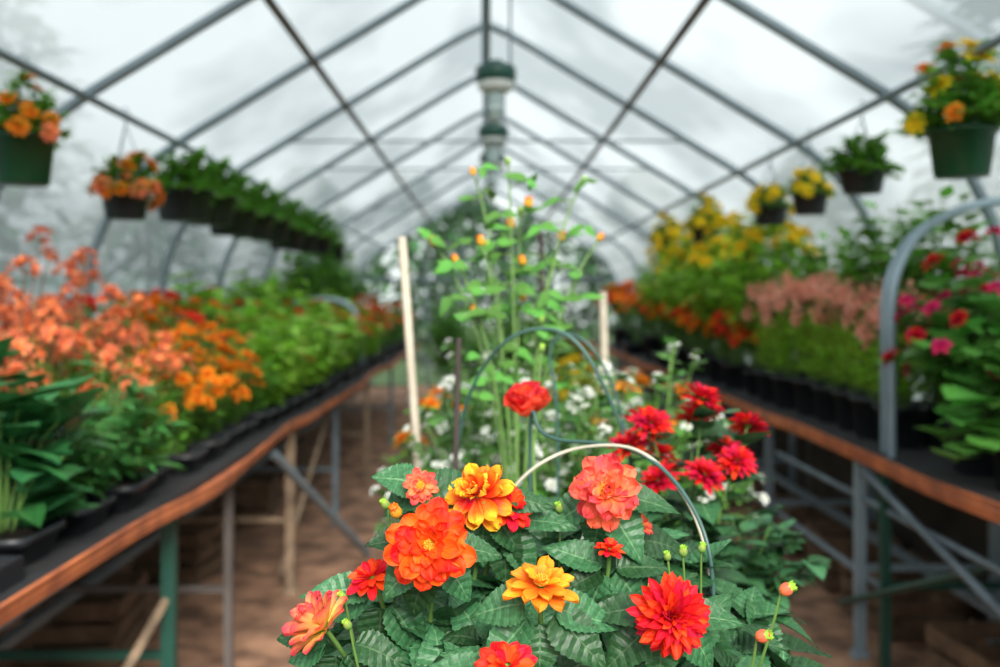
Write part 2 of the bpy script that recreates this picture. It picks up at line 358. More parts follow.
# ---------------------------------------------------------------- foliage
def bez(a,b,c,t): return a*(1-t)**2+b*2*t*(1-t)+c*t*t
def bush(name,seed,n,h,spread,lL,lW,nleaf,mat,stem=None,z0=0,shape='ovate',dome=.4,curl=.5,lr=(.3,1),droop=0,nl=4,elev=(-.1,.7),nc=1,fold=.25,hj=(.82,1.06),skirt=0,sr=.0032):
    random.seed(seed); mb=MB()
    tips=[]
    for i in range(n):
        a=i*2.399+R(-.3,.3); r=spread*math.sqrt((i+.5)/n)
        hh=h*(1-dome*(r/spread)**2)*R(*hj)
        base=Vector((math.cos(a)*r*.22,math.sin(a)*r*.22,z0)); tip=Vector((math.cos(a)*r,math.sin(a)*r,z0+hh-droop*(r/spread)**2*h))
        mid=(base+tip)/2+Vector((-math.cos(a)*r*.15,-math.sin(a)*r*.15,h*.18))
        mb.tube([bez(base,mid,tip,k/4) for k in range(5)],sr,4,1,r2=sr*.6,cap=False)
        for j in range(nleaf):
            t=R(*lr); p=bez(base,mid,tip,t); b=a+R(-1.9,1.9); e=R(*elev)
            d=Vector((math.cos(b)*math.cos(e),math.sin(b)*math.cos(e),math.sin(e)))
            s_=R(.65,1.1)
            mb.leaf(frame(p,d,(R(-.2,.2),R(-.2,.2),1)),lL*s_,lW*s_,curl*R(.5,1.4),fold,nl,nc,mat=0,shape=shape)
        dn=(tip-bez(base,mid,tip,.8)).normalized(); tips.append((tip,dn))
    for i in range(skirt):
        a=R(0,6.28); rr=R(.04,.10); e=R(.1,.9)
        mb.leaf(frame((math.cos(a)*rr,math.sin(a)*rr,z0+R(0,.1)),(math.cos(a)*math.cos(e),math.sin(a)*math.cos(e),math.sin(e)),(0,0,1)),lL*R(.6,1),lW*R(.6,1),curl*1.2,fold,nl,nc,mat=0,shape=shape)
    return mb.mesh(name,[mat,stem or M_stem]),tips
def rpot(name,r,h,mat,sq=0,rib=0,seg=24):
    mb=MB(); mb.lathe([(0,0),(r*.78,0),(r*.80,.004),(r*.96,h-.022),(r*1.04,h-.022),(r*1.05,h),(r*.98,h),(r*.93,h-.03)],seg,0,sq=sq,rib=rib)
    return mb.mesh(name,[mat])
def soilm(r,h,sq=0):
    mb=MB(); mb.lathe([(r*.94,h-.03),(r*.5,h-.018),(0,h-.015)],16,0,sq=sq); return mb.mesh('soil',[M_soil])
POT=rpot('nursery_pot',.125,.085,M_black,10,seg=32); SOIL=soilm(.125,.085,10)
POTR=rpot('ribbed_pot',.115,.19,M_black,0,.06,32); SOILR=soilm(.115,.19)
KIND={}
def kind(key,name,label,cat,pot,soil,fol,fls,fname='flower',up=.5,sc=(.85,1.15),plabel='low square black plastic pot'):
    KIND[key]=dict(name=name,label=label,cat=cat,pot=pot,soil=soil,fol=fol,fls=fls,fname=fname,up=up,sc=sc,pl=plabel)
def put(key,x,y,z,rz=0,sc=1,nf=None,group=None,label=None,soil=True):
    k=KIND[key]; random.seed(int(abs(x)*1000+y*77+3))
    if k['pot'] is POT: rz=math.pi/2*random.randint(0,3)+R(-.06,.06)
    e=thing(k['name'],label or k['label'],k['cat'],(x,y,z),group or ('potted plants on the benches'),rz,sc)
    if k['pot']: part('pot',k['pot'],e,label=k['pl'])
    if k['soil'] and soil: part('soil',k['soil'],e)
    me,tips=k['fol']; part('foliage',me,e)
    if k['fls']:
        tt=list(tips)
        if key=='yellow_r': tt=sorted(tt,key=lambda q:-q[0].z)[:44 if nf is None else nf]
        elif nf is not None and nf<len(tt): tt=random.sample(tt,nf)
        for (p,d) in tt:
            n=(d*.6+Vector((R(-.6,.6),R(-.6,.6),k['up']))+Vector((p.x,p.y,0))*1.5)
            part(k['fname'],random.choice(k['fls']),e,nmat(p,n,R(*k['sc']),R(0,6)))
    return e
z0=.075
RP='ribbed black plastic pot'
kind('marigold','potted_marigold','bushy marigold with round orange blooms in black pot','plant',POT,SOIL,bush('marigold_foliage',1,34,.44,.19,.05,.022,20,L_mid,z0=z0,lr=(.05,.97),hj=(.55,1.15)),G_mar,sc=(.75,1.3))
kind('golden','potted_zinnia','bushy green plant with golden orange blooms','plant',POT,SOIL,bush('zinnia_foliage',2,22,.40,.18,.06,.028,18,L_mid,z0=z0,lr=(.05,1)),G_gold)
kind('scarlet','potted_geranium','green leafy plant with scarlet red blooms','plant',POT,SOIL,bush('geranium_foliage',3,18,.44,.18,.07,.05,16,L_mid,z0=z0,lr=(.05,.95)),G_marr)
kind('coral','potted_coral_lily','tall plant with coral trumpet flower heads on thin stems','plant',POT,SOIL,bush('lily_foliage',4,16,.69,.22,.14,.018,14,L_mid,M_stemr,z0=z0,lr=(.02,.6),shape='lance',dome=.3,elev=(.3,1.1),hj=(.5,1.15),sr=.0045),G_umb,'flower_head',1.2,(.9,1.4))
kind('lime','potted_leafy_plant','dense lime green leafy plant in black pot','plant',POT,SOIL,bush('leafy_foliage',5,24,.50,.22,.115,.085,12,L_lime,z0=z0,shape='heart',lr=(.05,1),hj=(.6,1.15)),None)
kind('limef','potted_impatiens','lime green leafy plant with red blooms','plant',POT,SOIL,bush('impatiens_foliage',6,22,.42,.21,.09,.065,15,L_lime,z0=z0,lr=(.05,1),hj=(.65,1.15)),G_marr+G_cor)
kind('broad','potted_broadleaf_plant','plant with large dark green rounded leaves','plant',POT,SOIL,bush('broadleaf_foliage',7,20,.46,.21,.18,.15,4,L_blue,z0=z0,shape='heart',lr=(.3,1),curl=.5,nl=8,nc=2,elev=(.0,.9),hj=(.5,1.1),skirt=22,sr=.0026),None)
kind('spiky','potted_leafy_annual','bushy plant with narrow pointed green leaves','plant',POT,SOIL,bush('narrow_foliage',17,26,.36,.21,.12,.03,14,L_dark,z0=z0,shape='lance',lr=(.05,1),droop=.3,hj=(.6,1.2)),None)
kind('herb','potted_herb','low feathery green plant in black pot','plant',POT,SOIL,bush('herb_foliage',8,26,.28,.18,.07,.018,22,L_mid,z0=z0,shape='lance',lr=(.05,1)),None)
kind('snap','potted_snapdragon','tall plant with pale peach flower spikes','plant',POTR,SOILR,bush('snapdragon_foliage',9,15,.46,.19,.11,.018,20,L_lime,z0=.175,shape='lance',elev=(.3,1.2),lr=(.05,.62),dome=.15,hj=(.7,1.15)),G_spk,'flower_spike',1.7,(.8,1.25),plabel=RP)
kind('magenta','potted_magenta_geranium','magenta flowers above large bright green leaves','plant',POTR,SOILR,bush('magenta_foliage',10,44,.60,.32,.115,.125,6,L_bri,z0=.175,shape='round',lr=(.2,.88),dome=.6,hj=(.75,1.25),nl=6,nc=2,skirt=18,elev=(-.2,.9)),G_mag+G_mag+G_mag+G_crim,sc=(.75,1.15),plabel=RP)
kind('broad2','potted_large_leaf_plant','plant with large glossy green leaves spilling over its pot','plant',POTR,SOILR,bush('large_leaf_foliage',11,28,.38,.28,.15,.16,4,L_bri,z0=.175,shape='round',lr=(.5,1),droop=.8,nl=6,nc=2),None,plabel=RP)
kind('orange_r','potted_orange_zinnia','green plant with orange and red blooms in ribbed pot','plant',POTR,SOILR,bush('zinnia_foliage_b',12,26,.42,.22,.07,.03,14,L_mid,z0=.175),G_marr+G_mar,plabel=RP,sc=(1,1.6))
kind('redmass','potted_red_geranium','compact plant covered with vivid red blooms','plant',POTR,SOILR,bush('red_geranium_foliage',22,36,.42,.24,.07,.04,10,L_mid,z0=.175),G_marr+G_marr+G_mar,plabel=RP,sc=(1.3,1.9))
kind('yellow_r','potted_yellow_bush','large leafy bush with bright yellow blooms on top','plant',POTR,SOILR,bush('yellow_bush_foliage',13,80,1.14,.44,.13,.06,15,L_lime,z0=.175,dome=.5,lr=(.3,.95)),G_yel,'flower',.8,(1.1,1.9),plabel=RP)
kind('green_r','potted_green_shrub','tall dense green shrub in ribbed black pot','plant',POTR,SOILR,bush('shrub_foliage',14,44,.95,.30,.13,.08,14,L_mid,z0=.175,dome=.5,lr=(.2,1)),None,plabel=RP)
kind('white','potted_white_bacopa','leafy mounded plant dotted with small white flowers','plant',POTR,SOILR,bush('bacopa_foliage',15,98,.50,.27,.05,.032,10,L_tall,z0=.175,dome=.5,lr=(.3,1),hj=(.45,1.15)),G_wh,'flower',.6,(.55,1.05),plabel=RP)
kind('crimson','potted_crimson_dahlia','leafy dahlia with crimson red blooms','plant',POTR,SOILR,bush('crimson_dahlia_foliage',16,14,.57,.135,.085,.055,11,L_hero,z0=.175,nl=8,nc=2,dome=.15,lr=(.2,.93),hj=(.78,1.06)),G_crim,'flower',.3,(.85,1.05),plabel=RP)
kind('leafy','potted_leafy_dahlia','dense dark green dahlia foliage without open blooms','plant',POTR,SOILR,bush('leafy_dahlia_foliage',18,34,.42,.22,.09,.06,10,L_hero,z0=.175,nl=8,nc=2,dome=.35),None,plabel=RP)
# ---------------------------------------------------------------- shell
PROF=[(2.6,0),(2.6,1.0),(2.6,1.75),(2.48,2.2),(2.2,2.58),(1.6,2.97),(.8,3.45),(.25,3.78),(0,3.9)]
half=catmull([(x,0,z) for x,z in PROF],5)
def arch(off=0):
    pts=[]
    for p in half: pts.append(Vector((p.x+off*(1 if p.z<2.4 else .6),0,p.z+(off if p.z>2.2 else 0))))
    left=[Vector((-p.x,0,p.z)) for p in pts[:-1]]
    return left+pts[::-1]
Y0,Y1=-1.5,20
AO=arch(.045)
def sheet(pts,mat,name,y0=Y0,y1=Y1,n=22):
    mb=MB(); mb.grid([[ (p.x,y0+(y1-y0)*i/n,p.z) for p in pts] for i in range(n+1)],0); return struct(name,mb.mesh(name,[mat]))
iL=[p for p in AO if p.x<0 and p.z<=1.8]; iR=[p for p in AO if p.x>0 and p.z<=1.8]
mid=[p for p in AO if p.z>1.8]
sheet(iL+[mid[0]],M_filmw,'wall_left'); sheet([mid[-1]]+iR,M_filmw,'wall_right'); sheet(mid,M_film,'ceiling',y0=1.2)
mb=MB(); rows=[]
for p in AO: rows.append([(p.x,Y1+.04,0),(p.x,Y1+.04,p.z)])
mb.grid(rows); struct('wall_back',mb.mesh('wall_back',[M_filmb]))
for nme,sx in (('added_shade_board_left',-1),('added_shade_board_right',1)):
    mb=MB(); mb.box((min(sx*2.575,sx*2.60),Y0,0),(max(sx*2.575,sx*2.60),Y1,1.02)); struct(nme,mb.mesh(nme,[M_undershade],False))  # boards added to darken the side walls below bench height
mb=MB(); mb.grid([[(-2.65+5.3*i/80,Y0+(Y1-Y0+.1)*j/240,.022*noise.noise(Vector((i*.45,j*.6,0)))+.012*noise.noise(Vector((i*1.3,j*1.3,4)))-.018) for i in range(81)] for j in range(241)]); struct('floor',mb.mesh('floor',[M_floor]))
mb=MB(); mb.grid([[(-40+80*i/8,-20+90*j/8,-.06) for i in range(9)] for j in range(9)]); struct('floor_outdoor_ground',mb.mesh('outdoor_ground',[M_grass]))
mb=MB(); mb.tube(arch(0),.029,10,0); HO=mb.mesh('hoop_pipe',[M_pipe])
for y in [3.5,5,6.5,8,9.7,11.6,13.8,16.5,19.7]: thing('greenhouse_hoop','curved galvanised steel hoop supporting the plastic roof film','greenhouse frame',(0,y,0),'greenhouse roof hoops',mesh=HO)
def longtube(name,label,x,z,r,mat,grp,y0=Y0,y1=Y1):
    mb=MB(); mb.tube([(0,y0,0),(0,(y0+y1)/2,0),(0,y1,0)],r,8); return thing(name,label,'greenhouse frame',(x,0,z),grp,mesh=mb.mesh(name,[mat]))
for x in (-1,1):
    longtube('roof_purlin','dark lengthwise roof pipe tying the hoops together',x*1.10,3.21,.024,M_purl,'roof purlins')
    longtube('roof_purlin','grey lengthwise pipe that carries the hanging baskets',x*1.97,2.70,.021,M_pipe,'roof purlins')
longtube('ridge_pole','grey steel ridge pipe along the roof peak',0,3.84,.028,M_pipe,None)
for y in (8,9.7,13.8):
    mb=MB(); mb.tube([(-1.6,0,0),(1.6,0,0)],.009,6); thing('cross_tie','thin steel tie rod spanning a roof hoop','greenhouse frame',(0,y,2.97),'cross ties',mesh=mb.mesh('cross_tie',[M_pipe]))
mb=MB(); a=W(890,-16,4.7); b=W(1030,68,4.2); mb.tube([(0,0,0),b-a],.028,8); thing('roof_brace','thick grey diagonal roof brace pipe','greenhouse frame',a,mesh=mb.mesh('roof_brace',[M_pipe]))
mb=MB()
for x in (-1.2,-.5,.6,1.3): mb.tube([(x,0,0),(x,0,2.2+ (1.6-abs(x))*.6)],.03,6)
mb.tube([(-2.5,0,2.1),(2.5,0,2.1)],.03,6)
thing('gable_frame','grey steel end frame with doorway posts','greenhouse frame',(0,19.9,0),mesh=mb.mesh('gable_frame',[M_pipe]))
def lamp(y):
    e=thing('hanging_lamp','green capped lamp with frosted glass body hanging from ridge','lamp',(0.06,y,3.18),'lamps under the ridge')
    for x in (-.09,.10):
        mb=MB(); mb.tube([(x,0,.1),(x,0,.68)],.011,6); part('hanger',mb.mesh('hanger',[M_pipe]),e)
    mb=MB(); mb.lathe([(0,.17),(.05,.17),(.07,.14),(.13,.13),(.14,.11),(.14,.03),(.12,.02),(0,.02)],24); part('lamp_cap',mb.mesh('lamp_cap',[M_green]),e)
    mb=MB(); mb.lathe([(.125,.02),(.125,-.02),(.10,-.04),(0,-.04)],24); part('lamp_rim',mb.mesh('lamp_rim',[M_white]),e,label='white lamp rim')
    mb=MB(); mb.lathe([(.055,-.04),(.057,-.09),(.068,-.10),(.057,-.11),(.055,-.16),(.068,-.17),(.055,-.18),(.05,-.22),(.03,-.25),(0,-.26)],20); part('lamp_glass',mb.mesh('lamp_glass',[M_glass]),e,label='frosted glass lamp body')
for y in (6.9,9.3,11.0): lamp(y)
# ---------------------------------------------------------------- benches
BT=1.0
def bench(side,x_in,x_out,y0,y1,legs,label,trimh,wave):
    e=thing('greenhouse_bench',label,'bench',(x_in,0,0),'long plant benches')
    s_=1 if x_out>x_in else -1; wd=abs(x_out-x_in)
    def X(a): return s_*a
    mb=MB()
    mb.box((min(0,X(wd)),y0,BT-.025),(max(0,X(wd)),y1,BT))
    part('bench_top',mb.mesh('bench_top',[M_top],False),e)
    mb=MB(); rows=[]
    n=130
    for i in range(n+1):
        y=y0+(y1-y0)*i/n; dx=-wave*(1+math.sin(y*1.7+1.0))*.5-.006*math.sin(y*5.3); dz=wave*.16*math.sin(y*2.7)
        tl=.012*math.sin(y*2.3)
        pr=[(.08,BT-.040,0),(.0,BT-trimh,1),(-.008-tl*.5,BT-trimh-.004,1),(-.016-tl*.3,BT-trimh*.4,1),(-.014,BT+.002,1),(-.022,BT+.006,1),(-.022,BT+.013,1),(-.010,BT+.013,1),(-.006,BT-.026,0),(.08,BT-.029,0)]
        rows.append([(X(a)+s_*dx,y,z+dz*w_) for a,z,w_ in pr+[pr[0]]])
    mb.grid(rows); tm=mb.mesh('edge_trim',[M_terra],False); part('edge_trim',tm,e,label='rusty orange edge board')
    for (y,mat,r) in legs:
        for q,nmx in ((.04,0),(wd-.06,1)):
            mb=MB(); mb.box((X(q)-r,-r,-.02),(X(q)+r,r,BT-.03)); mb.box((X(q)-r*1.6,-r*1.6,-.02),(X(q)+r*1.6,r*1.6,.012)); part('leg',mb.mesh('leg',[mat],False),e,Matrix.Translation((0,y,0)))
        for zz in (.40,BT-.09):
            mb=MB(); mb.box((min(X(.04),X(wd-.06)),-.012,zz),(max(X(.04),X(wd-.06)),.012,zz+.03)); part('cross_rail',mb.mesh('cross_rail',[mat],False),e,Matrix.Translation((0,y,0)))
    mb=MB(); mb.box((X(.05)-.012,y0,BT-.08),(X(.05)+.012,y1,BT-.045)); part('long_rail',mb.mesh('long_rail',[M_leg],False),e)
    mb=MB(); mb.box((X(wd*.6)-.02,y0,.33),(X(wd*.6)+.02,y1,.37)); part('long_rail',mb.mesh('long_rail',[M_pipe],False),e)
    return e
lb=bench('l',-1.11,-2.42,1.5,16.5,[(2.2,M_green,.026),(3.62,M_green,.024),(4.45,M_purl,.018),(5.85,M_legw,.026),(7.6,M_leg,.02),(9.6,M_legw,.024),(12,M_leg,.02),(15,M_leg,.02)],'long dark plant bench with rusty orange edge and metal legs',.040,.055)
mb=MB(); mb.tube([(0.0,5.2,BT-.1),(.32,6.6,.03)],.025,8); part('brace',mb.mesh('brace',[M_pipe],True),lb,label='blue-grey diagonal brace pipe')
mb=MB(); mb.tube([(-.1,5.85,.1),(-.1,7.6,.85)],.018,6); part('brace',mb.mesh('brace',[M_legw],True),lb,label='wooden diagonal brace')
mb=MB(); mb.tube([(-.1,2.2,.15),(-.05,3.62,.62)],.018,6); part('brace',mb.mesh('brace',[M_legw],True),lb,label='wooden diagonal brace')
rb=bench('r',1.75,2.50,2.0,16.5,[(3.3,M_pipe,.025),(4.8,M_pipe2,.023),(4.5,M_green,.020),(6.35,M_leg,.023),(8,M_leg,.022),(10,M_leg,.022),(13,M_leg,.022)],'long plant bench with orange edge board and galvanised legs',.052,.02)
for (a,b,r,mt) in (((.02,3.1,.55),(.02,4.7,.9),.018,M_leg),((.05,3.3,.75),(.05,6.2,.75),.016,M_leg),((.1,4.6,.35),(.1,8,.35),.018,M_pipe),((-.0,4.95,.2),(.1,3.2,.9),.016,M_green)):
    mb=MB(); mb.tube([a,b],r,8); part('brace',mb.mesh('brace',[mt]),rb)
cb=thing('low_bench','low dark display bench carrying flower pots','bench',(.22,0,0))
mb=MB(); mb.box((-.52,.9,.72),(.53,3.8,.75)); part('bench_top',mb.mesh('bench_top',[M_top],False),cb)
for x in (-.48,.48):
    for y in (1,3.7):
        mb=MB(); mb.box((x-.025,y-.025,-.02),(x+.025,y+.025,.72)); part('leg',mb.mesh('leg',[M_purl],False),cb)
for k,(dy,sx) in enumerate(((0,0),(.16,.03))):
    P=[(0,0,0),(0,0,.45),(0,0,.70),(.04,0,.86),(.13,0,1.00),(.30,0,1.10),(.50,0,1.145),(.66,0,1.16)]
    mb=MB(); mb.tube(catmull(P,5),.020-.005*k,10); thing('pipe_hoop','curved pale blue-grey pipe hoop standing on bench edge','pipe hoop',(1.80+sx,4.45+dy,BT),'bent pipe hoops',mesh=mb.mesh('pipe_hoop',[M_pipe2]))
mb=MB(); mb.tube(catmull([(-.4,0,0),(-.38,0,.55),(-.2,0,.68),(.1,0,.70),(.3,0,.61),(.38,0,.35),(.38,0,0)],5),.03,8); thing('pipe_hoop','pale grey arched pipe over the plants','pipe hoop',(-1.65,10,BT),mesh=mb.mesh('pipe_hoop_small',[M_pipe2]))
def crate(x,y,rz):
    e=thing('wooden_crate','old slatted wooden crate stored under a bench','crate',(x,y,-.005),'crates under the benches',rz)
    mb=MB(); w,l,h=.42,.55,.30
    mb.box((-w/2,-l/2,0),(w/2,l/2,.015))
    for k in range(3):
        z=.02+k*.1
        for s_ in (-1,1):
            mb.box((s_*w/2-.006,-l/2,z),(s_*w/2+.006,l/2,z+.075)); mb.box((-w/2,s_*l/2-.006,z),(w/2,s_*l/2+.006,z+.075))
    for sx in (-1,1):
        for sy in (-1,1): mb.box((sx*(w/2-.02)-.012,sy*(l/2-.02)-.012,0),(sx*(w/2-.02)+.012,sy*(l/2-.02)+.012,h+.01))
    part('crate_body',mb.mesh('crate_body',[M_crate],False),e)
for x,y,rz in ((2.2,5.3,.1),(2.22,6.1,-.1),(2.18,7.0,.2),(2.2,8.6,0),(2.2,9.6,.1),(2.2,11,0),(2.15,4.1,.1),(-1.95,4.9,.1),(-1.9,6.3,-.15),(-1.9,7.9,.1),(-2.05,10,0),(-1.9,3.2,.2)): crate(x,y,rz)
# ---------------------------------------------------------------- bench plants
random.seed(21)
def row(side,x,lst):
    for (y,k,*o) in lst:
        sc=o[0] if o else 1
        put(k,x+R(-.015,.015),y,BT,R(0,6),sc,o[1] if len(o)>1 else None)
row('l',-1.30,[(2.68,'broad',1.05),(3.05,'spiky',1.0),(3.38,'spiky',1.1),(3.72,'coral',.85),(4.08,'marigold',1.0),(4.42,'marigold',1.05),(4.76,'marigold',1.0),(5.1,'marigold',.95),(5.45,'herb',1.15),(5.8,'lime',.95),(6.15,'lime',1.05),(6.5,'limef',1,8),(6.85,'lime',1.05),(7.2,'lime',1.1),(7.6,'lime',1),(8,'golden',1.05,9),(8.6,'lime',1.1),(9.2,'scarlet',1.1),(9.9,'golden',1.1),(10.6,'limef',1.2),(11.4,'scarlet',1.2),(12.5,'golden',1.3),(13.7,'scarlet',1.3),(15,'golden',1.3)])
row('l',-1.66,[(2.8,'broad',1.2),(3.15,'coral',.95),(3.5,'coral',1.0),(3.9,'coral',1.05),(4.3,'coral',.95),(4.7,'marigold',1.2),(5.1,'marigold',1.25),(5.5,'scarlet',1.25,10),(5.95,'marigold',1.25,18),(6.4,'limef',1.25,9),(6.9,'lime',1.25),(7.4,'limef',1.3),(7.9,'lime',1.25),(8.5,'limef',1.3),(9.2,'lime',1.35),(10,'scarlet',1.4),(10.8,'lime',1.4),(12,'golden',1.4),(13.6,'scarlet',1.5)])
row('l',-2.07,[(3.4,'coral',1.05),(3.9,'coral',1.15),(4.4,'coral',1.2),(4.9,'scarlet',1.4),(5.35,'scarlet',1.45,14),(5.85,'golden',1.5),(6.4,'scarlet',1.5),(7,'lime',1.55),(7.7,'scarlet',1.6,12),(8.5,'lime',1.65),(9.5,'lime',1.75),(11,'green_r',1.15),(12.3,'green_r',1.25),(14,'green_r',1.3)])
row('r',1.99,[(3.66,'broad2',1.1),(4.05,'magenta',1.12),(4.78,'snap',1.05),(5.08,'snap',1.1),(5.4,'snap',1.1),(5.75,'snap',1.1),(6.1,'snap',1.15),(6.5,'snap',1.1),(6.9,'snap',1.1),(7.35,'redmass',.95),(7.9,'redmass',1.05),(8.5,'redmass',1.15),(9.2,'redmass',1.25),(9.9,'redmass',1.3),(10.7,'golden',1.6),(11.8,'redmass',1.5),(13,'golden',1.7),(14.5,'redmass',1.6)])
row('r',2.20,[(4.45,'magenta',1.0),(4.85,'green_r',1.08),(5.5,'green_r',1.1),(5.95,'snap',1.2),(6.4,'green_r',1.0),(6.8,'snap',1.2)])
row('r',2.06,[(7.35,'yellow_r',1.08,40),(8.4,'yellow_r',1.08,44),(9.6,'yellow_r',1.1),(10.8,'yellow_r',1.08),(12.2,'green_r',1.1)])
for (x,y,k,sc) in ((-.30,9.6,'white',1.7),(.15,7.6,'white',1.6),(.95,12.5,'green_r',1.3),(-.1,12.8,'green_r',1.2),(-.55,15.5,'green_r',1.5),(.55,15.6,'green_r',1.5),(.75,9.0,'yellow_r',.9),(.72,6.6,'limef',1.8),(1.2,14.4,'orange_r',2.0)):
    put(k,x,y,0,R(0,6),sc,label='large leafy plant standing in a pot on bare earth',group='large plants on the earth floor')
# ---------------------------------------------------------------- hanging baskets
def basket(x,y,zb,w,h,potmat,fol,fls,nf,label,plab,fs=1,sc=(1,1.3)):
    e=thing('hanging_basket',label,'hanging basket',(x,y,zb),'hanging baskets along the side pipes')
    part('pot',rpot('basket_pot',w/2,h,potmat),e,label=plab)
    part('soil',soilm(w/2,h),e)
    me,tips=fol; part('foliage',me,e,Matrix.Translation((0,0,h-.03))@Matrix.Scale(fs,4))
    mb=MB(); top=2.70-zb+.02
    for k in range(3):
        a=k*2.094+.5; mb.tube([(math.cos(a)*w*.5,math.sin(a)*w*.5,h-.01),(0,0,top-.06)],.0035,5,cap=False)
    mb.tube([(0,0,top-.06),(0,0,top-.03),(.02,0,top),(0,0,top+.03),(-.02,0,top+.01)],.004,5)
    part('hanger',mb.mesh('hanger',[M_pipe]),e,label='thin wire hanger')
    random.seed(int(y*100)); tt=random.sample(tips,min(nf,len(tips))) if fls else []
    for p,d in tt: part('flower',random.choice(fls),e,nmat(p*fs+Vector((0,0,h-.03)),d+Vector((R(-.4,.4),R(-.8,.2),.3)),R(*sc),R(0,6)))
B1=bush('basket_foliage',31,54,.28,.20,.07,.042,14,L_mid,droop=.55,dome=.4,lr=(.2,1),hj=(.6,1.2))
B2=bush('basket_foliage_b',32,46,.22,.18,.06,.045,15,L_mid,droop=.55,dome=.5,lr=(.2,1),hj=(.6,1.3),shape='heart')
xL=-1.97;xR=1.97
basket(xL,4.25,2.19,.26,.21,M_greenpot,B1,[G_mar[0],G_bas[0],G_bas[1]],16,'dark green hanging basket with orange blooms','dark green plastic pot',.95,(1,1.35))
basket(xL,5.45,2.14,.26,.17,M_black,B2,[G_bas[0],G_bas[1],G_bas[1]],26,'black hanging basket packed with orange red blooms','black plastic pot',1.1,(1.0,1.5))
for i,y in enumerate((6.5,7.1,7.7,8.35,9.05,9.8,10.6,11.5,12.6)): basket(xL,y,2.215+.02*math.sin(i*2.1),.38,.20,M_black,B2,None,0,'black hanging basket with rounded green leafy plant','black plastic pot',1.45+.15*math.sin(i*3))
basket(xR,4.15,2.21,.27,.20,M_greenpot,B1,[G_yel[0],G_yel[0],G_gold[0]],16,'green hanging basket with large yellow blooms','green plastic pot',1.25,(1.2,1.9))
basket(xR,5.25,2.26,.24,.12,M_black,B2,None,0,'small dark hanging basket with rounded green plant','black plastic pot',1.15)
basket(xR,6.1,2.22,.22,.14,M_black,B2,G_yel,16,'small dark hanging basket with yellow blooms','black plastic pot',.85)
basket(xR,6.95,2.22,.24,.14,M_black,B2,G_yel,18,'small dark hanging basket with yellow blooms','black plastic pot',.85)
basket(xR,9,2.2,.26,.16,M_black,B1,G_yel,30,'dark hanging basket with trailing yellow blooms','black plastic pot')
basket(xR,11,2.2,.26,.16,M_black,B1,G_yel,30,'dark hanging basket with trailing yellow blooms','black plastic pot')
# ---------------------------------------------------------------- centre plants
CZ=.75
for (x,y,k,sc,nf,lab) in ((-.02,2.6,'white',1.05,None,None),(.26,2.55,'white',1.1,None,None),(.50,2.95,'white',1.15,None,None),(.10,3.15,'white',1.3,None,None),(.385,1.96,'crimson',1.03,13,None),(.55,3.55,'golden',1.4,14,None),(-.16,3.58,'golden',1.25,12,None),(.20,2.15,'leafy',.75,None,None),(.56,2.25,'leafy',.8,None,None),(-.04,2.0,'leafy',.6,None,None)):
    put(k,x,y,CZ,R(0,6),sc,nf,'pots on the low centre bench',label=lab)
e=thing('tall_budding_plant','tall airy plant with thin stems and small orange buds','plant',(.07,2.3,CZ))
part('pot',POTR,e); part('soil',SOILR,e)
random.seed(5); mb=MB(); base=Vector((0,0,.17)); bl=[]
for (px,py,dd) in ((508,165,0),(482,245,-.05),(474,175,.1),(582,182,.05),(560,240,.1),(457,262,-.1),(598,240,0),(436,245,.1),(520,215,.1)):
    tip=W(px,py,2.4+dd)-Vector((.07,2.3,CZ)); m_=Vector((tip.x*.15,tip.y*.5,tip.z*.8))
    pts=[bez(base,m_,tip,k/8) for k in range(9)]; mb.tube(pts,.0042,5,1,r2=.0024,cap=False); bl.append((tip,(tip-m_).normalized()))
    for j in range(8):
        t=R(.45,.98); p=bez(base,m_,tip,t); a=R(0,6.28)
        q=p+Vector((R(-.07,.07),R(-.03,.03),R(-.01,.04)))
        mb.tube([p,q],.0018,3,1,cap=False)
        for k2 in range(2): mb.leaf(frame(q,(math.cos(a+k2*2.1),math.sin(a)*.6,R(-.5,.5)),(0,-.7,.8)),R(.035,.065),R(.022,.038),.4,.2,5,1,mat=0)
        if j<1 and py<250: bl.append((q+Vector((0,0,.012)),Vector((R(-.5,.5),0,1))))
part('foliage',mb.mesh('foliage',[L_tall,M_stem]),e)
def budmesh(nme,r,mats):
    mb=MB()
    for k in range(7):
        a=k*2*math.pi/7
        mb.petal(frame((math.cos(a)*r*.3,math.sin(a)*r*.3,0),(math.cos(a)*.5,math.sin(a)*.5,1),(-math.cos(a),-math.sin(a),.4)),r*2.0,r*1.3,.28,.8,5,1,2.2,0,0)
    mb.blob((0,0,r*.8),r*.85,1,.5,1.15,8)
    return mb.mesh(nme,mats)
BUDO=budmesh('orange_bud',.0125,[P_budo,P_budo]); BUDG=budmesh('green_bud',.0095,[L_lime,P_bud]); BUDP=budmesh('pink_tipped_bud',.010,[L_lime,P_coral2])
for i,(p,d) in enumerate(bl): part('bud',BUDO if i%3 else BUDG,e,nmat(p,d,R(.7,1.1)))
def stake(name,label,a,b,r,mat):
    a=Vector(a);b=Vector(b); mb=MB(); mb.tube([(0,0,0),(b-a)*.5+Vector((.004,0,0)),b-a],r,8); thing(name,label,'plant stake',a,mesh=mb.mesh(name,[mat]))
stake('plant_stake','pale wooden plant stake standing upright',(-.17,2.85,CZ),W(402,237,2.85),.012,M_wood)
stake('plant_stake','short pale wooden plant stake',(.43,3.6,CZ),W(603,292,3.6),.014,M_wood)
stake('plant_stake','short brown wooden plant stake',(.2,3.75,CZ),W(541,232,3.75),.011,M_dkstick)
stake('plant_stake','thin dark plant stick',(-.09,2.05,CZ),W(459,338,2.05),.006,M_dkstick)
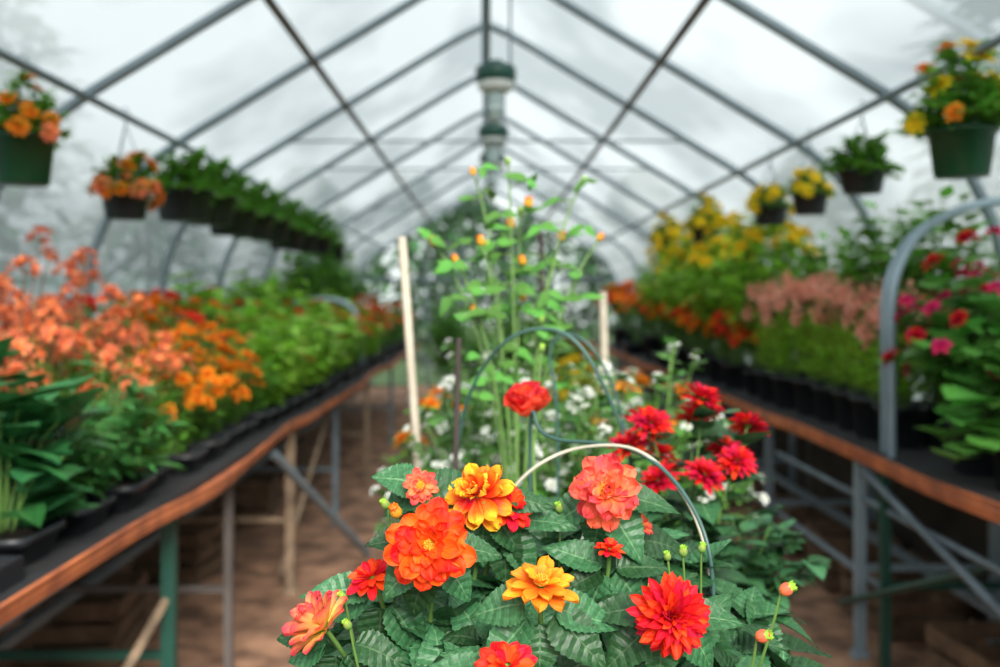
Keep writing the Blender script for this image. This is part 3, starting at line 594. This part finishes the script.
def whoop(pts,r,mat,label):
    P=[W(*p) for p in pts]; o=P[0].copy(); mb=MB(); mb.tube(catmull([p-o for p in P],6),r,8); thing('plant_support_hoop',label,'plant support',o,'wire plant hoops',mesh=mb.mesh('plant_support_hoop',[mat]))
whoop([(452,752,2.1),(454,560,2.1),(456,470,2.1),(464,412,2.08),(484,366,2.05),(514,336,2.0),(548,329,1.98),(576,342,1.96),(600,378,1.95),(620,425,1.95),(632,470,1.95),(637,560,1.95),(640,787,1.95)],.0038,M_hoop,'dark grey-green wire hoop arched over the plants')
whoop([(560,713,2.3),(558,500,2.3),(556,400,2.3),(550,352,2.3),(566,334,2.28),(590,346,2.25),(610,380,2.25),(624,425,2.25),(630,470,2.25),(635,560,2.25),(640,722,2.25)],.0036,M_hoop,'narrow dark grey-green wire hoop behind the blooms')
whoop([(535,886,1.62),(531,560,1.62),(530,440,1.62),(533,412,1.6),(540,430,1.58),(560,440,1.55),(596,443,1.5),(632,450,1.45),(664,470,1.4),(690,503,1.36),(706,540,1.33),(713,585,1.32),(716,680,1.32),(720,1019,1.32)],.0029,M_hoop,'slender grey-green wire hoop bent over the dahlias')
whoop([(490,933,1.5),(494,620,1.5),(500,520,1.5),(514,488,1.5),(540,464,1.5),(575,449,1.5),(620,446,1.46),(652,459,1.42),(680,490,1.39),(698,525,1.37),(707,565,1.36),(711,650,1.36),(716,998,1.36)],.0026,M_hoopw,'slender cream coated wire hoop')
e=thing('potted_red_ranunculus','single cupped red bloom on a tall stem','plant',(.08,1.75,CZ)); part('pot',POTR,e); part('soil',SOILR,e)
mb=MB(); O=Vector((.08,1.75,CZ)); tp=W(530,408,1.75)-O
mb.tube([bez(Vector((0,0,.17)),Vector((.02,0,.4)),tp,k/8) for k in range(9)],.004,6,1,r2=.003)
for j in range(14):
    a=R(0,6.28); t=R(.2,.8); mb.leaf(frame(bez(Vector((0,0,.17)),Vector((.02,0,.4)),tp,t),(math.cos(a),math.sin(a),.4),(0,0,1)),R(.06,.09),.035,.5,.2,6,2,mat=0)
t2=W(541,352,1.8)-O; mb.tube([tp*.8,t2],.002,5,1)
part('foliage',mb.mesh('foliage',[L_hero,M_stem]),e)
f=part('flower',F_tul,e,nmat(tp,(-.2,-.45,.87),1.06))
part('bud',BUDG,e,nmat(t2,(.2,0,1),.8))
# ---------------------------------------------------------------- hero dahlias
POTH=rpot('hero_pot',.12,.30,M_black); SOILH=soilm(.12,.30)
def sil(px):
    pts=[(315,665),(335,640),(360,610),(390,575),(415,545),(445,530),(480,515),(520,512),(560,508),(600,515),(640,530),(680,550),(715,560),(745,580),(770,605),(795,640),(830,667)]
    for (a,b) in zip(pts,pts[1:]):
        if a[0]<=px<=b[0]: return a[1]+(b[1]-a[1])*(px-a[0])/(b[0]-a[0])
    return 667
heroes=[(-.10,1.30,345,475),(.09,1.30,475,625),(.26,1.28,625,775)]
HL=['leafy dahlia with orange, red and pink-yellow blooms','leafy dahlia with coral and amber blooms','leafy dahlia with a dense red bloom and round buds']
FL=[(430,545,1.10,F_dor,C_y,(-.08,-1,.30),1.0,'orange dahlia bloom with a yellow centre',0),
(672,617,1.06,F_pom,None,(.05,-1,.22),.94,'dense red pompon dahlia bloom',2),
(606,492,1.22,F_cor,C_y,(-.05,-1,.45),.97,'ruffled coral pink bloom',1),
(477,494,1.19,F_yel,C_d,(-.35,-.9,.7),1.04,'golden orange bloom with red base',0),
(421,486,1.22,F_cork,C_y,(-.1,-1,.35),.66,'small coral red bloom',0),
(541,586,1.06,F_gold,C_y,(0,-.36,.95),.96,'amber orange bloom seen half from the side',1),
(322,626,1.10,F_pky,C_y,(-.62,-.25,.7),.90,'pink and yellow bloom turned sideways',0),
(372,577,1.17,F_red,None,(-.35,-.4,.85),.9,'scarlet bloom tucked in leaves',0),
(508,666,1.03,F_red,None,(0,-.55,.8),1.0,'scarlet bloom low among leaves',1),
(512,506,1.21,F_red,None,(.4,-.7,.7),.95,'scarlet bloom behind a golden one',0),
(640,524,1.27,F_cork,None,(.3,-.3,.9),.6,'small pink red bloom among leaves',1),
(610,548,1.22,F_red,None,(0,-.3,.95),.55,'small red bloom among leaves',1)]
BD=[(781,592,1.08,(.7,-.3,.5),.85,2,BUDP),(757,637,1.02,(.6,-.5,.3),.8,2,BUDP),(683,556,1.14,(0,-.2,1),.65,2,BUDG),(701,552,1.14,(.2,-.2,1),.6,2,BUDG),(668,560,1.13,(-.2,-.2,1),.55,2,BUDG),(388,508,1.22,(-.5,-.2,.8),.7,0,BUDG),(398,516,1.2,(-.3,-.5,.8),.7,0,BUDO),(345,600,1.12,(-.5,-.3,.8),.6,0,BUDG),(350,628,1.08,(-.5,-.3,.8),.6,0,BUDG),(560,512,1.25,(-.2,-.2,.8),.7,1,BUDG),(650,590,1.10,(0,-.6,.8),.5,2,BUDG)]
for hi,(bx,by,x0,x1) in enumerate(heroes):
    random.seed(100+hi); O=Vector((bx,by,CZ))
    e=thing('potted_dahlia',HL[hi],'plant',O,'front dahlias on the low centre bench')
    part('pot',POTH,e,label='black plastic pot'); part('soil',SOILH,e)
    mb=MB(); base=Vector((0,0,.28))
    px=x0
    while px<x1:
        top=sil(px)+14; py=top
        while py<710:
            f=(py-top)/(700-top+1)
            d=1.38-.27*f+R(-.04,.04)
            T=W(px+R(-14,14),py+R(-8,8),d)-O
            m_=Vector((T.x*.4,T.y*.4,T.z*.8))
            mb.tube([bez(base,m_,T,q/6) for q in range(7)],.0035,5,1,r2=.0018,cap=False)
            D=(T-Vector((0,0,.10))).normalized(); D=(D+Vector((R(-.3,.3),R(-.5,.1),.55))).normalized()
            a0=R(0,6.28); nn=random.choice((3,4,5))
            ax=D.orthogonal().normalized(); ay=D.cross(ax)
            for q in range(nn):
                a=a0+q*2*math.pi/nn+R(-.3,.3); e_=R(.1,1.0)
                l=(ax*math.cos(a)+ay*math.sin(a))*math.cos(e_)+D*math.sin(e_)
                l.z-=.05; l.normalize()
                Ls=R(.05,.094)
                mb.leaf(frame(T,l,D+Vector((R(-.3,.3),-.15,.3))),Ls,Ls*R(.58,.74),R(.3,1.2),R(.15,.6),22,3,serr=.055,mat=0,quilt=.012)
            py+=R(27,36)
        px+=R(25,33)
    for fl in FL:
        if fl[8]!=hi: continue
        p=W(fl[0],fl[1],fl[2])-O; n=Vector(fl[5]).normalized(); s0=p-n*.008
        m_=s0-n*.07+Vector((0,.03,-.03))
        mb.tube([bez(base,m_,s0,q/10) for q in range(11)],.0035,6,1,r2=.0028,cap=False)
        for q in range(7):
            a=q*.9+R(-.3,.3); rr=.03*fl[6]
            off=Vector((math.cos(a)*rr,.012,math.sin(a)*rr-.004))
            l=Vector((math.cos(a),-.15+R(-.3,.2),math.sin(a)*.8-.1))
            if math.sin(a)>.55: continue
            mb.leaf(frame(p-n*.028+off*.6,l,Vector((0,-.6,.6))),R(.055,.085),R(.038,.055),R(.3,1),R(.2,.5),22,3,serr=.055,mat=0,quilt=.012)
    for b in BD:
        if b[5]!=hi: continue
        p=W(b[0],b[1],b[2])-O; m_=Vector((p.x*.75,p.y*.9,p.z*.9-.04)); mb.tube([bez(base,m_,p,q/10) for q in range(11)],.0026,5,1,r2=.0014,cap=False)
    part('foliage',mb.mesh('foliage',[L_hero,M_stem]),e)
    for fl in FL:
        if fl[8]!=hi: continue
        p=W(fl[0],fl[1],fl[2])-O
        f=part('flower',fl[3],e,nmat(p,fl[5],fl[6],.3),fl[7])
        if fl[4]: part('flower_center',fl[4],f,Matrix.Translation((0,0,.007)))
    for b in BD:
        if b[5]==hi: part('bud',b[6],e,nmat(W(b[0],b[1],b[2])-O,b[3],b[4]))
# ---------------------------------------------------------------- seed trays
def tray(x,y):
    mb=MB(); w,l,h=.28,.5,.06
    mb.box((-w/2,-l/2,0),(w/2,l/2,.006))
    for i in range(5): q=-w/2+w*i/4; mb.box((q-.003,-l/2,0),(q+.003,l/2,h))
    for i in range(8): q=-l/2+l*i/7; mb.box((-w/2,q-.003,0),(w/2,q+.003,h))
    e=thing('seedling_tray','black plastic seedling tray divided into cells','seed tray',(x,y,BT),'seedling trays'); part('tray_body',mb.mesh('tray_body',[M_black],False),e)
    mb=MB(); mb.box((-w/2+.004,-l/2+.004,.006),(w/2-.004,l/2-.004,.045)); part('soil',mb.mesh('soil',[M_soil]),e)
tray(-1.3,2.25); tray(-1.62,2.3)
# ---------------------------------------------------------------- outdoor trees
def treemesh(seed,h,w,cone):
    random.seed(seed); mb=MB(); mb.tube([(0,0,0),(.1,0,h*.5),(0,0,h*.9)],.16,8,1,r2=.04)
    for i in range(1700):
        t=R(.05,1)**.8; rr=w*((1-t)*.95+.05 if cone else math.sin(math.pi*min(1,t*.9+.08))) ; a=R(0,6.28); q=rr*math.sqrt(R(.2,1))
        p=Vector((math.cos(a)*q,math.sin(a)*q,h*t+R(-.2,.2)))
        mb.leaf(frame(p,(math.cos(a+R(-1,1)),math.sin(a+R(-1,1)),R(-.5,.4)),(0,0,1)),R(.3,.6),R(.2,.35),.4,.2,2,1,mat=0)
    return mb.mesh('tree_crown',[L_far,M_bark])
TM=[treemesh(1,5.6,2.0,False),treemesh(3,5.0,2.0,False),treemesh(4,7.5,2.0,False)]
for i,(x,y,k,s_) in enumerate([(-4.6,25.5,0,.9),(-.3,26.5,1,.9),(4,26,0,.9),(-2.4,31,0,1),(2,31,1,1),(8.6,27,0,1),(-9.2,27,0,1),(6.6,32,1,1),(-8.5,11,2,1.15),(9,14.5,2,1.25),(-9.5,17,2,1.2),(7.5,9,0,1.1)]):
    thing('tree','leafy green tree standing outside the greenhouse','tree',(x,y,-.06),'trees outside',i,s_,TM[k])
# ---------------------------------------------------------------- world, light, camera
w=bpy.data.worlds.new('overcast'); bpy.context.scene.world=w; w.use_nodes=True; N=w.node_tree.nodes; L=w.node_tree.links; N.clear()
o=N.new('ShaderNodeOutputWorld'); bg=N.new('ShaderNodeBackground'); L.new(bg.outputs[0],o.inputs[0])
tc=N.new('ShaderNodeTexCoord'); sp=N.new('ShaderNodeSeparateXYZ'); L.new(tc.outputs['Generated'],sp.inputs[0])
cr=N.new('ShaderNodeValToRGB'); L.new(sp.outputs['Z'],cr.inputs[0]); cr.color_ramp.elements[0].color=(.72,.74,.74,1); cr.color_ramp.elements[1].color=(.95,.98,1,1); cr.color_ramp.elements[1].position=.5
L.new(cr.outputs[0],bg.inputs[0]); bg.inputs[1].default_value=1.7
sd=bpy.data.lights.new('sun','SUN'); sd.energy=6.0; sd.angle=math.radians(25); sd.color=(1,.96,.88)
so=bpy.data.objects.new('sun',sd); COL.objects.link(so); so.rotation_euler=(math.radians(56),0,math.radians(14))
cd=bpy.data.cameras.new('camera'); cam=bpy.data.objects.new('camera',cd); COL.objects.link(cam)
cam.location=(0,0,H); cam.rotation_euler=(math.pi/2,0,0); cd.lens=36; cd.sensor_width=36
cd.shift_x=.013; cd.shift_y=-.0335; cd.clip_start=.05
cd.dof.use_dof=True; cd.dof.focus_distance=1.12; cd.dof.aperture_fstop=3.2
bpy.context.scene.camera=cam
bpy.context.scene.view_settings.view_transform='Standard'
bpy.context.scene.view_settings.exposure=.18
